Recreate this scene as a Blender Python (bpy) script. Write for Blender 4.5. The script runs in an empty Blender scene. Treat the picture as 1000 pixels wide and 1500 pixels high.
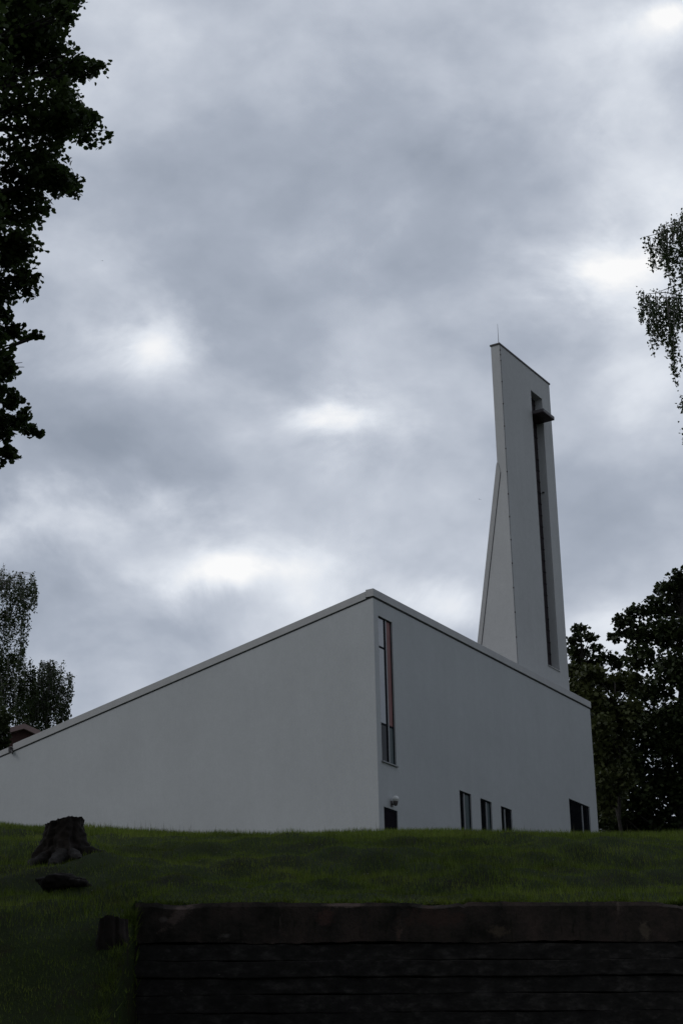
import bpy, bmesh, math, random
import numpy as np
from mathutils import Vector, Matrix
random.seed(7); RNG = np.random.default_rng(11)
scene = bpy.context.scene
COL = scene.collection

# ------------------------------------------------------------------ camera
F_PX, PITCH, ROLL = 2740.6, 0.370969, -0.021744
fw = np.array([0, math.cos(PITCH), math.sin(PITCH)])
u0 = np.array([0, -math.sin(PITCH), math.cos(PITCH)]); r0 = np.array([1., 0, 0])
RT = math.cos(ROLL) * r0 + math.sin(ROLL) * u0
UP = -math.sin(ROLL) * r0 + math.cos(ROLL) * u0
EYE = np.array([0, 0, 1.6])

def at(px, py, Y):
    """point at forward distance Y seen at a position measured on the photograph"""
    d = fw + RT * (px - 500) / F_PX + UP * (750 - py) / F_PX
    return EYE + d * Y / d[1]

def sky_dir(px, py):
    d = fw + RT * (px - 500) / F_PX + UP * (750 - py) / F_PX
    return d / np.linalg.norm(d)

cd = bpy.data.cameras.new('camera'); cam = bpy.data.objects.new('camera', cd); COL.objects.link(cam)
cam.matrix_world = Matrix([[RT[0], UP[0], -fw[0], EYE[0]], [RT[1], UP[1], -fw[1], EYE[1]],
                           [RT[2], UP[2], -fw[2], EYE[2]], [0, 0, 0, 1]])
cd.sensor_fit = 'VERTICAL'; cd.sensor_height = 36; cd.lens = 36 * F_PX / 1500
cd.clip_start = 0.1; cd.clip_end = 3000
scene.camera = cam

# ------------------------------------------------------------------ helpers
def tag(o, label=None, cat=None, group=None, kind=None):
    if label: o['label'] = label
    if cat: o['category'] = cat
    if group: o['group'] = group
    if kind: o['kind'] = kind
    return o

def empty(name, loc=(0, 0, 0), rz=0):
    o = bpy.data.objects.new(name, None); COL.objects.link(o)
    o.location = loc; o.rotation_euler = (0, 0, rz); o.empty_display_size = .3
    return o

def link(name, me, mat, parent=None):
    o = bpy.data.objects.new(name, me); COL.objects.link(o)
    if isinstance(mat, (list, tuple)):
        for m in mat: me.materials.append(m)
    elif mat: me.materials.append(mat)
    if parent: o.parent = parent
    return o

class MB:
    """collects quads, boxes and tubes and links them as one mesh"""
    def __init__(s): s.v = []; s.f = []; s.m = []
    def quad(s, *ps, m=0):
        n = len(s.v); s.v += [tuple(p) for p in ps]; s.f.append(tuple(range(n, n + len(ps)))); s.m.append(m)
    def box(s, a, b, m=0):
        (x0, y0, z0), (x1, y1, z1) = [min(p, q) for p, q in zip(a, b)], [max(p, q) for p, q in zip(a, b)]
        n = len(s.v)
        s.v += [(x0, y0, z0), (x1, y0, z0), (x1, y1, z0), (x0, y1, z0), (x0, y0, z1), (x1, y0, z1), (x1, y1, z1), (x0, y1, z1)]
        for f in ((0, 3, 2, 1), (4, 5, 6, 7), (0, 1, 5, 4), (1, 2, 6, 5), (2, 3, 7, 6), (3, 0, 4, 7)):
            s.f.append(tuple(n + i for i in f)); s.m.append(m)
    def prism(s, poly, axis, a, b, m=0):
        """poly in the two other axes, extruded along axis from a to b"""
        def P(p, t):
            q = list(p); q.insert(axis, t); return tuple(q)
        n = len(s.v); k = len(poly)
        s.v += [P(p, a) for p in poly] + [P(p, b) for p in poly]
        s.f.append(tuple(n + i for i in range(k))[::-1]); s.f.append(tuple(n + k + i for i in range(k))); s.m += [m, m]
        for i in range(k):
            j = (i + 1) % k
            s.f.append((n + i, n + j, n + k + j, n + k + i)); s.m.append(m)
    def tube(s, pts, rad, sides=8, m=0):
        pts = [Vector(p) for p in pts]; rings = []
        for i, p in enumerate(pts):
            d = (pts[min(i + 1, len(pts) - 1)] - pts[max(i - 1, 0)]).normalized()
            a = d.cross(Vector((0, 0, 1)) if abs(d.z) < .9 else Vector((1, 0, 0))).normalized(); b = d.cross(a)
            r = rad[i] if isinstance(rad, (list, tuple)) else rad
            n = len(s.v); rings.append(n)
            for k in range(sides):
                t = 2 * math.pi * k / sides
                s.v.append(tuple(p + a * (r * math.cos(t)) + b * (r * math.sin(t))))
        for i in range(len(pts) - 1):
            for k in range(sides):
                l = (k + 1) % sides
                s.f.append((rings[i] + k, rings[i] + l, rings[i + 1] + l, rings[i + 1] + k)); s.m.append(m)
        s.f.append(tuple(rings[0] + k for k in range(sides))[::-1]); s.f.append(tuple(rings[-1] + k for k in range(sides))); s.m += [m, m]
    def build(s, name, mat, parent=None, bevel=0, smooth=False, fix=True):
        me = bpy.data.meshes.new(name); me.from_pydata(s.v, [], s.f); me.update()
        for p, m in zip(me.polygons, s.m): p.material_index = m; p.use_smooth = smooth
        if fix:
            bm = bmesh.new(); bm.from_mesh(me); bmesh.ops.recalc_face_normals(bm, faces=bm.faces)
            bm.to_mesh(me); bm.free()
        o = link(name, me, mat, parent)
        if bevel:
            md = o.modifiers.new('bevel', 'BEVEL'); md.width = bevel; md.segments = 2; md.limit_method = 'ANGLE'
        return o

def poly_mesh(name, verts, k, mat, parent=None, attr=None, mats=None):
    """verts (n*k,3): n polygons of k corners each"""
    verts = np.asarray(verts, np.float32); nv = len(verts); n = nv // k
    me = bpy.data.meshes.new(name)
    me.vertices.add(nv); me.vertices.foreach_set('co', verts.ravel())
    me.loops.add(nv); me.loops.foreach_set('vertex_index', np.arange(nv, dtype=np.int32))
    me.polygons.add(n); me.polygons.foreach_set('loop_start', np.arange(0, nv, k, dtype=np.int32))
    try: me.polygons.foreach_set('loop_total', np.full(n, k, np.int32))
    except Exception: pass
    if attr is not None:
        at_ = me.attributes.new('shade', 'FLOAT', 'FACE'); at_.data.foreach_set('value', np.asarray(attr, np.float32))
    if mats is not None: me.polygons.foreach_set('material_index', np.asarray(mats, np.int32))
    me.update(calc_edges=True)
    return link(name, me, mat, parent)

# ------------------------------------------------------------------ materials
def nodes(name):
    m = bpy.data.materials.new(name); m.use_nodes = True
    nt = m.node_tree; b = nt.nodes['Principled BSDF']
    return m, nt, b

def N(nt, t, **kw):
    n = nt.nodes.new(t)
    for k, v in kw.items(): setattr(n, k, v)
    return n

def noise(nt, scale, detail=4, rough=.55, vec=None):
    n = N(nt, 'ShaderNodeTexNoise'); n.inputs['Scale'].default_value = scale
    n.inputs['Detail'].default_value = detail; n.inputs['Roughness'].default_value = rough
    if vec is not None: nt.links.new(vec, n.inputs['Vector'])
    return n

def ramp(nt, fac, stops):
    r = N(nt, 'ShaderNodeValToRGB'); e = r.color_ramp.elements
    while len(e) < len(stops): e.new(.5)
    for el, (p, c) in zip(e, stops): el.position = p; el.color = (*c, 1) if len(c) == 3 else c
    nt.links.new(fac, r.inputs[0]); return r

def mix(nt, a, b, fac, mode='MIX'):
    m = N(nt, 'ShaderNodeMix', data_type='RGBA', blend_type=mode)
    for sock, v in ((m.inputs[0], fac), (m.inputs[6], a), (m.inputs[7], b)):
        if hasattr(v, 'is_output'): nt.links.new(v, sock)
        else: sock.default_value = v if not isinstance(v, tuple) or len(v) == 4 else (*v, 1)
    return m.outputs[2]

def simple(name, col, rough=.6, metal=0, var=.12, scale=3, bump=0, bscale=60, spec=.4):
    m, nt, b = nodes(name)
    tc = N(nt, 'ShaderNodeTexCoord')
    n = noise(nt, scale, 6, .6, tc.outputs['Object'])
    lo = tuple(c * (1 - var) for c in col); hi = tuple(min(1, c * (1 + var)) for c in col)
    r = ramp(nt, n.outputs[0], [(.3, lo), (.7, hi)])
    nt.links.new(r.outputs[0], b.inputs['Base Color'])
    b.inputs['Roughness'].default_value = rough; b.inputs['Metallic'].default_value = metal
    b.inputs['Specular IOR Level'].default_value = spec
    if bump:
        n2 = noise(nt, bscale, 3, .6, tc.outputs['Object']); bp = N(nt, 'ShaderNodeBump')
        bp.inputs['Strength'].default_value = bump; bp.inputs['Distance'].default_value = .02
        nt.links.new(n2.outputs[0], bp.inputs['Height']); nt.links.new(bp.outputs[0], b.inputs['Normal'])
    return m

def render_mat(name, col, streak=.022):
    """painted render: fine grain, faint patches and vertical weather streaks"""
    m, nt, b = nodes(name); tc = N(nt, 'ShaderNodeTexCoord')
    big = noise(nt, .35, 5, .6, tc.outputs['Object'])
    mp = N(nt, 'ShaderNodeMapping'); mp.inputs['Scale'].default_value = (2.2, 2.2, .09)
    nt.links.new(tc.outputs['Object'], mp.inputs[0]); st = noise(nt, 1.0, 5, .65, mp.outputs[0])
    fine = noise(nt, 14, 4, .7, tc.outputs['Object'])
    c = ramp(nt, big.outputs[0], [(.3, tuple(x * .95 for x in col)), (.7, tuple(min(1, x * 1.04) for x in col))]).outputs[0]
    s = ramp(nt, st.outputs[0], [(.35, (1 - streak,) * 3), (.62, (1, 1, 1))]).outputs[0]
    c = mix(nt, c, s, 1.0, 'MULTIPLY')
    g = ramp(nt, fine.outputs[0], [(.3, (.915,) * 3), (.7, (1, 1, 1))]).outputs[0]
    c = mix(nt, c, g, 1.0, 'MULTIPLY')
    md = noise(nt, 3.2, 5, .65, tc.outputs['Object']); g2 = ramp(nt, md.outputs[0], [(.3, (.95,) * 3), (.7, (1, 1, 1))]).outputs[0]
    c = mix(nt, c, g2, 1.0, 'MULTIPLY')
    nt.links.new(c, b.inputs['Base Color']); b.inputs['Roughness'].default_value = .85; b.inputs['Specular IOR Level'].default_value = .2
    gr = noise(nt, 45, 3, .6, tc.outputs['Object']); bp = N(nt, 'ShaderNodeBump')
    bp.inputs['Strength'].default_value = .25; bp.inputs['Distance'].default_value = .01
    nt.links.new(gr.outputs[0], bp.inputs['Height']); nt.links.new(bp.outputs[0], b.inputs['Normal'])
    return m

def glass_mat(name, base, ior=1.9, rough=.04, spec=.5):
    m, nt, b = nodes(name); tc = N(nt, 'ShaderNodeTexCoord')
    b.inputs['Base Color'].default_value = (*base, 1); b.inputs['Roughness'].default_value = rough
    b.inputs['IOR'].default_value = ior; b.inputs['Specular IOR Level'].default_value = spec
    n = noise(nt, 1.3, 2, .5, tc.outputs['Object']); bp = N(nt, 'ShaderNodeBump')
    bp.inputs['Strength'].default_value = .12; bp.inputs['Distance'].default_value = .02
    nt.links.new(n.outputs[0], bp.inputs['Height']); nt.links.new(bp.outputs[0], b.inputs['Normal'])
    return m

def leaf_mat(name, dark, light, trans=.25, rough=.5):
    m, nt, b = nodes(name)
    g = N(nt, 'ShaderNodeNewGeometry'); tc = N(nt, 'ShaderNodeTexCoord')
    cl = noise(nt, .55, 3, .6, tc.outputs['Object'])
    mth = N(nt, 'ShaderNodeMath', operation='MULTIPLY_ADD'); mth.inputs[1].default_value = .45
    nt.links.new(g.outputs['Random Per Island'], mth.inputs[0])
    sc = N(nt, 'ShaderNodeMath', operation='MULTIPLY_ADD'); sc.inputs[1].default_value = 1.3; sc.inputs[2].default_value = -.38
    nt.links.new(cl.outputs[0], sc.inputs[0]); nt.links.new(sc.outputs[0], mth.inputs[2])
    r = ramp(nt, mth.outputs[0], [(.1, dark), (.75, light)])
    nt.links.new(r.outputs[0], b.inputs['Base Color']); b.inputs['Roughness'].default_value = rough
    b.inputs['Specular IOR Level'].default_value = .25
    t = N(nt, 'ShaderNodeBsdfTranslucent'); nt.links.new(r.outputs[0], t.inputs[0])
    ms = N(nt, 'ShaderNodeMixShader'); ms.inputs[0].default_value = trans
    nt.links.new(b.outputs[0], ms.inputs[1]); nt.links.new(t.outputs[0], ms.inputs[2])
    nt.links.new(ms.outputs[0], nt.nodes['Material Output'].inputs[0])
    return m

M = {}
M['render'] = render_mat('white_render', (.588, .606, .612))
M['tower'] = render_mat('tower_render', (.625, .63, .628), .03)
M['trim'] = simple('parapet_sheet', (.47, .47, .465), .55, 0, .08, 1.5)
M['capmetal'] = simple('dark_metal', (.06, .055, .055), .5, .3, .2, 6)
M['seam'] = simple('seam_and_shadow', (.03, .03, .032), .8)
M['roof'] = simple('roof_felt', (.08, .08, .085), .9, 0, .2, 2, .4, 25)
M['louvre'] = simple('brown_louvre', (.035, .026, .03), .7, 0, .25, 4)
M['armtop'] = simple('arm_sheet', (.10, .09, .095), .5, .2)
M['armunder'] = simple('arm_boards', (.06, .04, .045), .7, 0, .3, 5)
M['frame'] = simple('grey_window_frame', (.30, .31, .32), .5, 0, .05)
M['darkframe'] = simple('dark_window_frame', (.022, .024, .03), .7, 0, .1, 3, 0, 60, .03)
M['glass_sky'] = glass_mat('coated_glass', (.07, .08, .09), 2.6, .03)
M['glass_dark'] = glass_mat('dark_glass', (.010, .011, .014), 1.3, .04, .4)
M['glass_teal'] = simple('grey_teal_pane', (.085, .115, .12), .35, 0, .1, 2, 0, 60, .25)  # even grey teal pane colour
M['red'] = simple('red_panel', (.30, .15, .145), .5, 0, .1, 3, 0, 60, .2)
M['door'] = simple('dark_door', (.014, .012, .016), .7, 0, .25, 4, 0, 60, .02)
M['globe'] = simple('opal_glass', (.82, .82, .80), .3, 0, .03, 3)
M['bracket'] = simple('lamp_bracket', (.10, .09, .085), .5, .2)
M['bark'] = simple('bark', (.034, .029, .025), .95, 0, .45, 9, .8, 14)
M['birchbark'] = simple('birch_bark', (.22, .21, .20), .9, 0, .6, 5, .4, 20)
M['stump'] = simple('stump_wood', (.018, .013, .010), .95, 0, .5, 7, 1.0, 11)
M['cut'] = simple('stump_cut', (.022, .018, .015), .9, 0, .35, 14, .5, 40)
M['rot'] = simple('rotten_wood', (.014, .011, .009), .95, 0, .5, 8, 1.0, 16)

# concrete beam with rust brown and pale patches
SCARS = [(.45, 4.84, .24, .075, .7, (.17, .125, .11), .9), (.30, 4.80, .05, .04, 0, (.15, .13, .12), .8), (.95, 4.63, .10, .035, .2, (.14, .13, .12), .8), (2.25, 4.95, .26, .03, 0, (.20, .15, .13), .9), (2.8, 4.66, .06, .11, -.2, (.15, .10, .08), .7), (3.9, 4.68, .12, .08, 0, (.13, .10, .07), .7), (5.5, 4.66, .07, .12, .3, (.15, .12, .09), .8), (2.0, 4.82, .14, .10, .3, (.12, .065, .055), .8), (3.2, 4.82, .35, .12, 0, (.085, .05, .04), .7)]
def concrete_mat():
    m, nt, b = nodes('stained_concrete'); tc = N(nt, 'ShaderNodeTexCoord')
    a = noise(nt, 1.6, 8, .7, tc.outputs['Object'])
    c = ramp(nt, a.outputs[0], [(.34, (.014, .013, .011)), (.46, (.040, .034, .029)), (.64, (.080, .058, .050))]).outputs[0]
    mp = N(nt, 'ShaderNodeMapping'); mp.inputs['Scale'].default_value = (2.6, 1, .7); nt.links.new(tc.outputs['Object'], mp.inputs[0])
    p = noise(nt, .9, 6, .72, mp.outputs[0])
    f = ramp(nt, p.outputs[0], [(.60, (0, 0, 0)), (.68, (1, 1, 1))]).outputs[0]
    c = mix(nt, c, (.17, .135, .12, 1), f)
    q = noise(nt, 5, 6, .7, mp.outputs[0])
    f2 = ramp(nt, q.outputs[0], [(.56, (0, 0, 0)), (.68, (.9, .9, .9))]).outputs[0]
    c = mix(nt, c, (.016, .017, .012, 1), f2)
    wn = noise(nt, 7, 7, .75, tc.outputs['Object'])
    for (x, z, rx, rz, ang, col, amt) in SCARS:
        sb = N(nt, 'ShaderNodeMapping', vector_type='TEXTURE'); sb.inputs['Location'].default_value = (x, 0, z); sb.inputs['Rotation'].default_value = (0, -ang, 0); sb.inputs['Scale'].default_value = (rx, 50, rz)
        nt.links.new(tc.outputs['Object'], sb.inputs[0])
        ln = N(nt, 'ShaderNodeVectorMath', operation='LENGTH'); nt.links.new(sb.outputs[0], ln.inputs[0])
        ma = N(nt, 'ShaderNodeMath', operation='MULTIPLY_ADD'); nt.links.new(wn.outputs[0], ma.inputs[0]); ma.inputs[1].default_value = 3.6; nt.links.new(ln.outputs['Value'], ma.inputs[2])
        fr = ramp(nt, ma.outputs[0], [(.55, (amt * .75,) * 3), (1.0, (0, 0, 0))]); 
        # the ramp clamps at 1: shift the length range down
        ma2 = N(nt, 'ShaderNodeMath', operation='SUBTRACT'); nt.links.new(ma.outputs[0], ma2.inputs[0]); ma2.inputs[1].default_value = 1.75; nt.links.new(ma2.outputs[0], fr.inputs[0])
        c = mix(nt, c, (*col, 1), fr.outputs[0])
    nt.links.new(c, b.inputs['Base Color']); b.inputs['Roughness'].default_value = .95; b.inputs['Specular IOR Level'].default_value = .15
    n2 = noise(nt, 26, 6, .7, tc.outputs['Object']); bp = N(nt, 'ShaderNodeBump'); bp.inputs['Strength'].default_value = .7; bp.inputs['Distance'].default_value = .03
    nt.links.new(n2.outputs[0], bp.inputs['Height']); nt.links.new(bp.outputs[0], b.inputs['Normal'])
    return m
M['concrete'] = concrete_mat()

def plank_mat():
    m, nt, b = nodes('black_timber'); tc = N(nt, 'ShaderNodeTexCoord')
    mp = N(nt, 'ShaderNodeMapping'); mp.inputs['Scale'].default_value = (2.4, 5, 4.5); nt.links.new(tc.outputs['Object'], mp.inputs[0])
    a = noise(nt, 2.2, 8, .7, mp.outputs[0])
    c = ramp(nt, a.outputs[0], [(.32, (.012, .011, .0105)), (.52, (.028, .026, .024)), (.68, (.07, .064, .06))]).outputs[0]
    s = noise(nt, 7, 5, .75, tc.outputs['Object'])
    f = ramp(nt, s.outputs[0], [(.68, (0, 0, 0)), (.74, (1, 1, 1))]).outputs[0]
    c = mix(nt, c, (.17, .16, .14, 1), f)
    nt.links.new(c, b.inputs['Base Color']); b.inputs['Roughness'].default_value = .92; b.inputs['Specular IOR Level'].default_value = .2
    bp = N(nt, 'ShaderNodeBump'); bp.inputs['Strength'].default_value = .8; bp.inputs['Distance'].default_value = .02
    nt.links.new(a.outputs[0], bp.inputs['Height']); nt.links.new(bp.outputs[0], b.inputs['Normal'])
    return m
M['plank'] = plank_mat()

def ground_mat():
    m, nt, b = nodes('turf_soil'); tc = N(nt, 'ShaderNodeTexCoord')
    a = noise(nt, .7, 8, .65, tc.outputs['Object'])
    c = ramp(nt, a.outputs[0], [(.3, (.022, .024, .011)), (.52, (.030, .044, .014)), (.7, (.042, .060, .018))]).outputs[0]
    g = noise(nt, 3.0, 6, .7, tc.outputs['Object'])
    f = ramp(nt, g.outputs[0], [(.56, (0, 0, 0)), (.70, (.8, .8, .8))]).outputs[0]
    c = mix(nt, c, (.036, .026, .016, 1), f)
    nt.links.new(c, b.inputs['Base Color']); b.inputs['Roughness'].default_value = 1; b.inputs['Specular IOR Level'].default_value = .1
    n2 = noise(nt, 30, 5, .7, tc.outputs['Object']); bp = N(nt, 'ShaderNodeBump'); bp.inputs['Strength'].default_value = 1; bp.inputs['Distance'].default_value = .05
    nt.links.new(n2.outputs[0], bp.inputs['Height']); nt.links.new(bp.outputs[0], b.inputs['Normal'])
    return m
M['ground'] = ground_mat()

def grass_mat():
    m, nt, b = nodes('grass_blades'); tc = N(nt, 'ShaderNodeTexCoord'); g = N(nt, 'ShaderNodeNewGeometry')
    a = noise(nt, .55, 5, .65, tc.outputs['Object'])
    c = ramp(nt, a.outputs[0], [(.32, (.064, .090, .014)), (.5, (.148, .222, .030)), (.66, (.222, .285, .050))]).outputs[0]
    f = ramp(nt, g.outputs['Random Per Island'], [(.0, (.55, .55, .5)), (.8, (1.1, 1.1, 1)), (.96, (1.25, 1.2, 1.1))]).outputs[0]
    c = mix(nt, c, f, 1.0, 'MULTIPLY')
    kk = noise(nt, 4.2, 5, .7, tc.outputs['Object']); c = mix(nt, c, ramp(nt, kk.outputs[0], [(.34, (.55, .55, .55)), (.62, (1.25, 1.2, 1.1))]).outputs[0], 1.0, 'MULTIPLY')
    d = noise(nt, 1.7, 5, .7, tc.outputs['Object'])
    f2 = ramp(nt, d.outputs[0], [(.55, (0, 0, 0)), (.72, (.75, .75, .75))]).outputs[0]
    c = mix(nt, c, (.105, .088, .030, 1), f2)
    nt.links.new(c, b.inputs['Base Color']); b.inputs['Roughness'].default_value = .6; b.inputs['Specular IOR Level'].default_value = .2
    t = N(nt, 'ShaderNodeBsdfTranslucent'); nt.links.new(c, t.inputs[0])
    ms = N(nt, 'ShaderNodeMixShader'); ms.inputs[0].default_value = .25
    nt.links.new(b.outputs[0], ms.inputs[1]); nt.links.new(t.outputs[0], ms.inputs[2])
    nt.links.new(ms.outputs[0], nt.nodes['Material Output'].inputs[0])
    return m
M['grass'] = grass_mat()
M['stalk'] = simple('seed_stalk', (.09, .085, .045), .8)
M['clover'] = simple('pale_flower', (.32, .32, .26), .8)
M['maple'] = leaf_mat('maple_leaf', (.020, .034, .010), (.065, .10, .026), .36)
M['oak'] = leaf_mat('oak_leaf', (.014, .021, .009), (.050, .068, .022), .22)
M['lime'] = leaf_mat('lime_leaf', (.030, .036, .012), (.085, .098, .032), .22)
M['birch'] = leaf_mat('birch_leaf', (.022, .036, .013), (.070, .100, .034), .3)
M['wood'] = leaf_mat('woodland_leaf', (.02, .03, .012), (.05, .07, .025), .15)

# ------------------------------------------------------------------ world: overcast sky
SUN_AZ, SUN_EL = math.radians(248), math.radians(42)   # azimuth clockwise from +Y
def build_world():
    w = bpy.data.worlds.new('World'); scene.world = w; w.use_nodes = True
    nt = w.node_tree; L = nt.links.new
    bg = nt.nodes['Background']; bg.inputs[1].default_value = .10
    sk = N(nt, 'ShaderNodeTexSky', sky_type='NISHITA'); sk.sun_disc = False
    sk.sun_elevation = SUN_EL; sk.sun_rotation = SUN_AZ
    tc = N(nt, 'ShaderNodeTexCoord'); D = tc.outputs['Generated']
    sep = N(nt, 'ShaderNodeSeparateXYZ'); L(D, sep.inputs[0])
    mp = N(nt, 'ShaderNodeMapping'); mp.inputs['Scale'].default_value = (1, 1, 1.45); mp.inputs['Location'].default_value = (3.3, 1.7, .4)
    L(D, mp.inputs[0])
    n1 = noise(nt, 6.0, 8, .5, mp.outputs[0]); n1.inputs['Distortion'].default_value = .12
    n2 = noise(nt, 17, 7, .52, mp.outputs[0]); n2.inputs['Distortion'].default_value = .1
    val = N(nt, 'ShaderNodeMath', operation='MULTIPLY_ADD'); L(n1.outputs[0], val.inputs[0]); val.inputs[1].default_value = .85
    h = N(nt, 'ShaderNodeMath', operation='MULTIPLY_ADD'); L(n2.outputs[0], h.inputs[0]); h.inputs[1].default_value = .34; h.inputs[2].default_value = -.085
    L(h.outputs[0], val.inputs[2])
    cur = val.outputs[0]
    n3 = noise(nt, 11, 8, .58, mp.outputs[0]); n3.inputs['Distortion'].default_value = .4
    # thin places in the cloud deck where more light comes through, and thick banks
    for (px, py, sx, sy, amp) in SKY_SPOTS:
        d0 = sky_dir(px, py)
        sb = N(nt, 'ShaderNodeVectorMath', operation='SUBTRACT'); L(D, sb.inputs[0]); sb.inputs[1].default_value = tuple(d0)
        ml = N(nt, 'ShaderNodeVectorMath', operation='MULTIPLY'); L(sb.outputs[0], ml.inputs[0])
        ml.inputs[1].default_value = (F_PX / sx, F_PX / sy * .36, F_PX / sy)
        wob = N(nt, 'ShaderNodeVectorMath', operation='MULTIPLY_ADD'); L(n3.outputs[1], wob.inputs[0]); wob.inputs[1].default_value = (4.0,) * 3
        ad = N(nt, 'ShaderNodeVectorMath', operation='SUBTRACT'); L(ml.outputs[0], wob.inputs[2]); L(wob.outputs[0], ad.inputs[0]); ad.inputs[1].default_value = (2.0, 2.0, 2.0)
        ln = N(nt, 'ShaderNodeVectorMath', operation='DOT_PRODUCT'); L(ad.outputs[0], ln.inputs[0]); L(ad.outputs[0], ln.inputs[1])
        ng = N(nt, 'ShaderNodeMath', operation='MULTIPLY'); L(ln.outputs['Value'], ng.inputs[0]); ng.inputs[1].default_value = -1
        ex = N(nt, 'ShaderNodeMath', operation='EXPONENT'); L(ng.outputs[0], ex.inputs[0])
        mm = N(nt, 'ShaderNodeMath', operation='MULTIPLY_ADD'); L(ex.outputs[0], mm.inputs[0]); mm.inputs[1].default_value = amp; L(cur, mm.inputs[2])
        cur = mm.outputs[0]
    cr = ramp(nt, cur, [(.26, (.285, .325, .395)), (.44, (.395, .438, .518)), (.58, (.545, .588, .668)), (.74, (.765, .805, .87)), (.94, (1.0, 1.0, 1.0))])
    # the deck is thinner ahead than behind the viewer
    mr = N(nt, 'ShaderNodeMapRange', interpolation_type='SMOOTHSTEP'); L(sep.outputs[1], mr.inputs[0])
    mr.inputs[1].default_value = -.5; mr.inputs[2].default_value = .75; mr.inputs[3].default_value = BACK; mr.inputs[4].default_value = 1
    sc = N(nt, 'ShaderNodeMath', operation='MULTIPLY'); L(mr.outputs[0], sc.inputs[0]); sc.inputs[1].default_value = 10.0
    vm = N(nt, 'ShaderNodeVectorMath', operation='SCALE'); L(cr.outputs[0], vm.inputs[0]); L(sc.outputs[0], vm.inputs[3])
    out = mix(nt, vm.outputs[0], sk.outputs[0], .05)
    L(out, bg.inputs[0])
BACK = .5
SKY_SPOTS = [(205, 505, 120, 60, .17), (210, 508, 45, 24, .20), (478, 605, 120, 55, .18), (485, 606, 42, 20, .30), (350, 850, 120, 48, .17), (350, 852, 50, 25, .27), (905, 385, 130, 80, .22), (900, 385, 60, 32, .26), (990, 22, 80, 36, .22), (992, 18, 30, 14, .3),
             (160, 765, 190, 50, .22), (400, 840, 100, 40, .08), (60, 760, 90, 40, .08), (650, 890, 140, 30, .26), (90, 420, 130, 80, .09), (950, 560, 90, 60, .14), (930, 150, 80, 90, .14),
             (520, 330, 60, 40, .07), (270, 830, 260, 35, .10), (480, 90, 300, 90, .05), (900, 905, 60, 40, .20),
             (640, 320, 230, 90, -.035), (600, 500, 200, 60, -.04), (200, 950, 260, 60, -.08), (620, 660, 120, 40, -.05), (120, 660, 150, 45, -.08),
             (450, 420, 150, 70, -.05), (760, 210, 200, 60, -.05)]
build_world()
sl = bpy.data.lights.new('sun', 'SUN'); sun = bpy.data.objects.new('sun', sl); COL.objects.link(sun)
sl.energy = .5; sl.angle = math.radians(25); sl.color = (1, .985, .965)
sv = Vector((math.sin(SUN_AZ) * math.cos(SUN_EL), math.cos(SUN_AZ) * math.cos(SUN_EL), math.sin(SUN_EL)))
sun.rotation_euler = (-sv).to_track_quat('-Z', 'Y').to_euler()
sun.location = sv * 60

# ------------------------------------------------------------------ terrain
XL = -2.27; WSL = .114; WTOP = 4.98
PY_ = np.array([-60, 4, 12, 17.5, 20, 22, 26.7, 34, 38, 60, 80, 100, 140, 200, 700.])
PZ_ = np.array([0, 0, 1.35, 3.30, 4.80, 5.40, 6.72, 8.47, 9.25, 12.5, 15.0, 17.3, 19.5, 21, 21.])
def pchip(X, Y, x):
    h = np.diff(X); dl = np.diff(Y) / h; d = np.zeros_like(Y)
    for i in range(1, len(X) - 1):
        if dl[i - 1] * dl[i] > 0:
            w1 = 2 * h[i] + h[i - 1]; w2 = h[i] + 2 * h[i - 1]; d[i] = (w1 + w2) / (w1 / dl[i - 1] + w2 / dl[i])
    k = np.clip(np.searchsorted(X, x) - 1, 0, len(h) - 1); t = np.clip((x - X[k]) / h[k], 0, 1)
    return ((1 + 2 * t) * (1 - t) ** 2 * Y[k] + t * (1 - t) ** 2 * h[k] * d[k] + t * t * (3 - 2 * t) * Y[k + 1] + t * t * (t - 1) * h[k] * d[k + 1])
def sstep(a, b, x): t = np.clip((x - a) / (b - a), 0, 1); return t * t * (3 - 2 * t)
def ywall(x): return 20 + WSL * (x - XL)
def bumps(x, y):
    return 1.35 * (.045 * np.sin(1.3 * x + .7 * y + 1) + .04 * np.sin(-.9 * x + 1.7 * y) + .03 * np.sin(2.9 * x + 1.1 * y + 2) + .022 * np.sin(4.3 * x - 3.1 * y) + .02 * np.sin(3.3 * y + 5.7 * x + .4))
def terrain(x, y):
    x = np.asarray(x, float); y = np.asarray(y, float)
    yy = y - WSL * np.clip(x - XL, 0, 9) * (1 - sstep(24, 34, y))
    z = pchip(PY_, PZ_, yy)
    tilt = np.interp(x, [-30, -6.4, -4.5, -2.6, .5, 4.2, 6.1, 30], [.9, .30, .16, .03, 0, -.08, -.16, -.5])
    z = z + tilt * sstep(21, 33, y)
    z = z + bumps(x, y) * sstep(20.6, 22.5, yy) * (1 - .6 * sstep(30, 33, y) + .6 * sstep(40, 60, y)) + bumps(x, y) * .8 * (1 - sstep(-2.8, -2.4, x)) * (1 - sstep(20.6, 22.5, yy))
    front = 1 - sstep(ywall(x) + .10, ywall(x) + .26, y)          # in front of the wall
    left = 1 - sstep(XL + .0, XL + .13, x)                       # grassy bank beside the wall end
    m = 1 - front * (1 - left)
    near = WTOP + .025 + .012 * np.sin(5 * x) + .014 * np.sin(11.3 * x + 2 * y) + .28 * np.maximum(yy - 20.25, 0); near = near + (z - near) * sstep(20.9, 22.6, yy)
    z = np.where((x > XL - .04) & (yy < 23) & (yy > 20.06), near, z)
    return z * m

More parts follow.
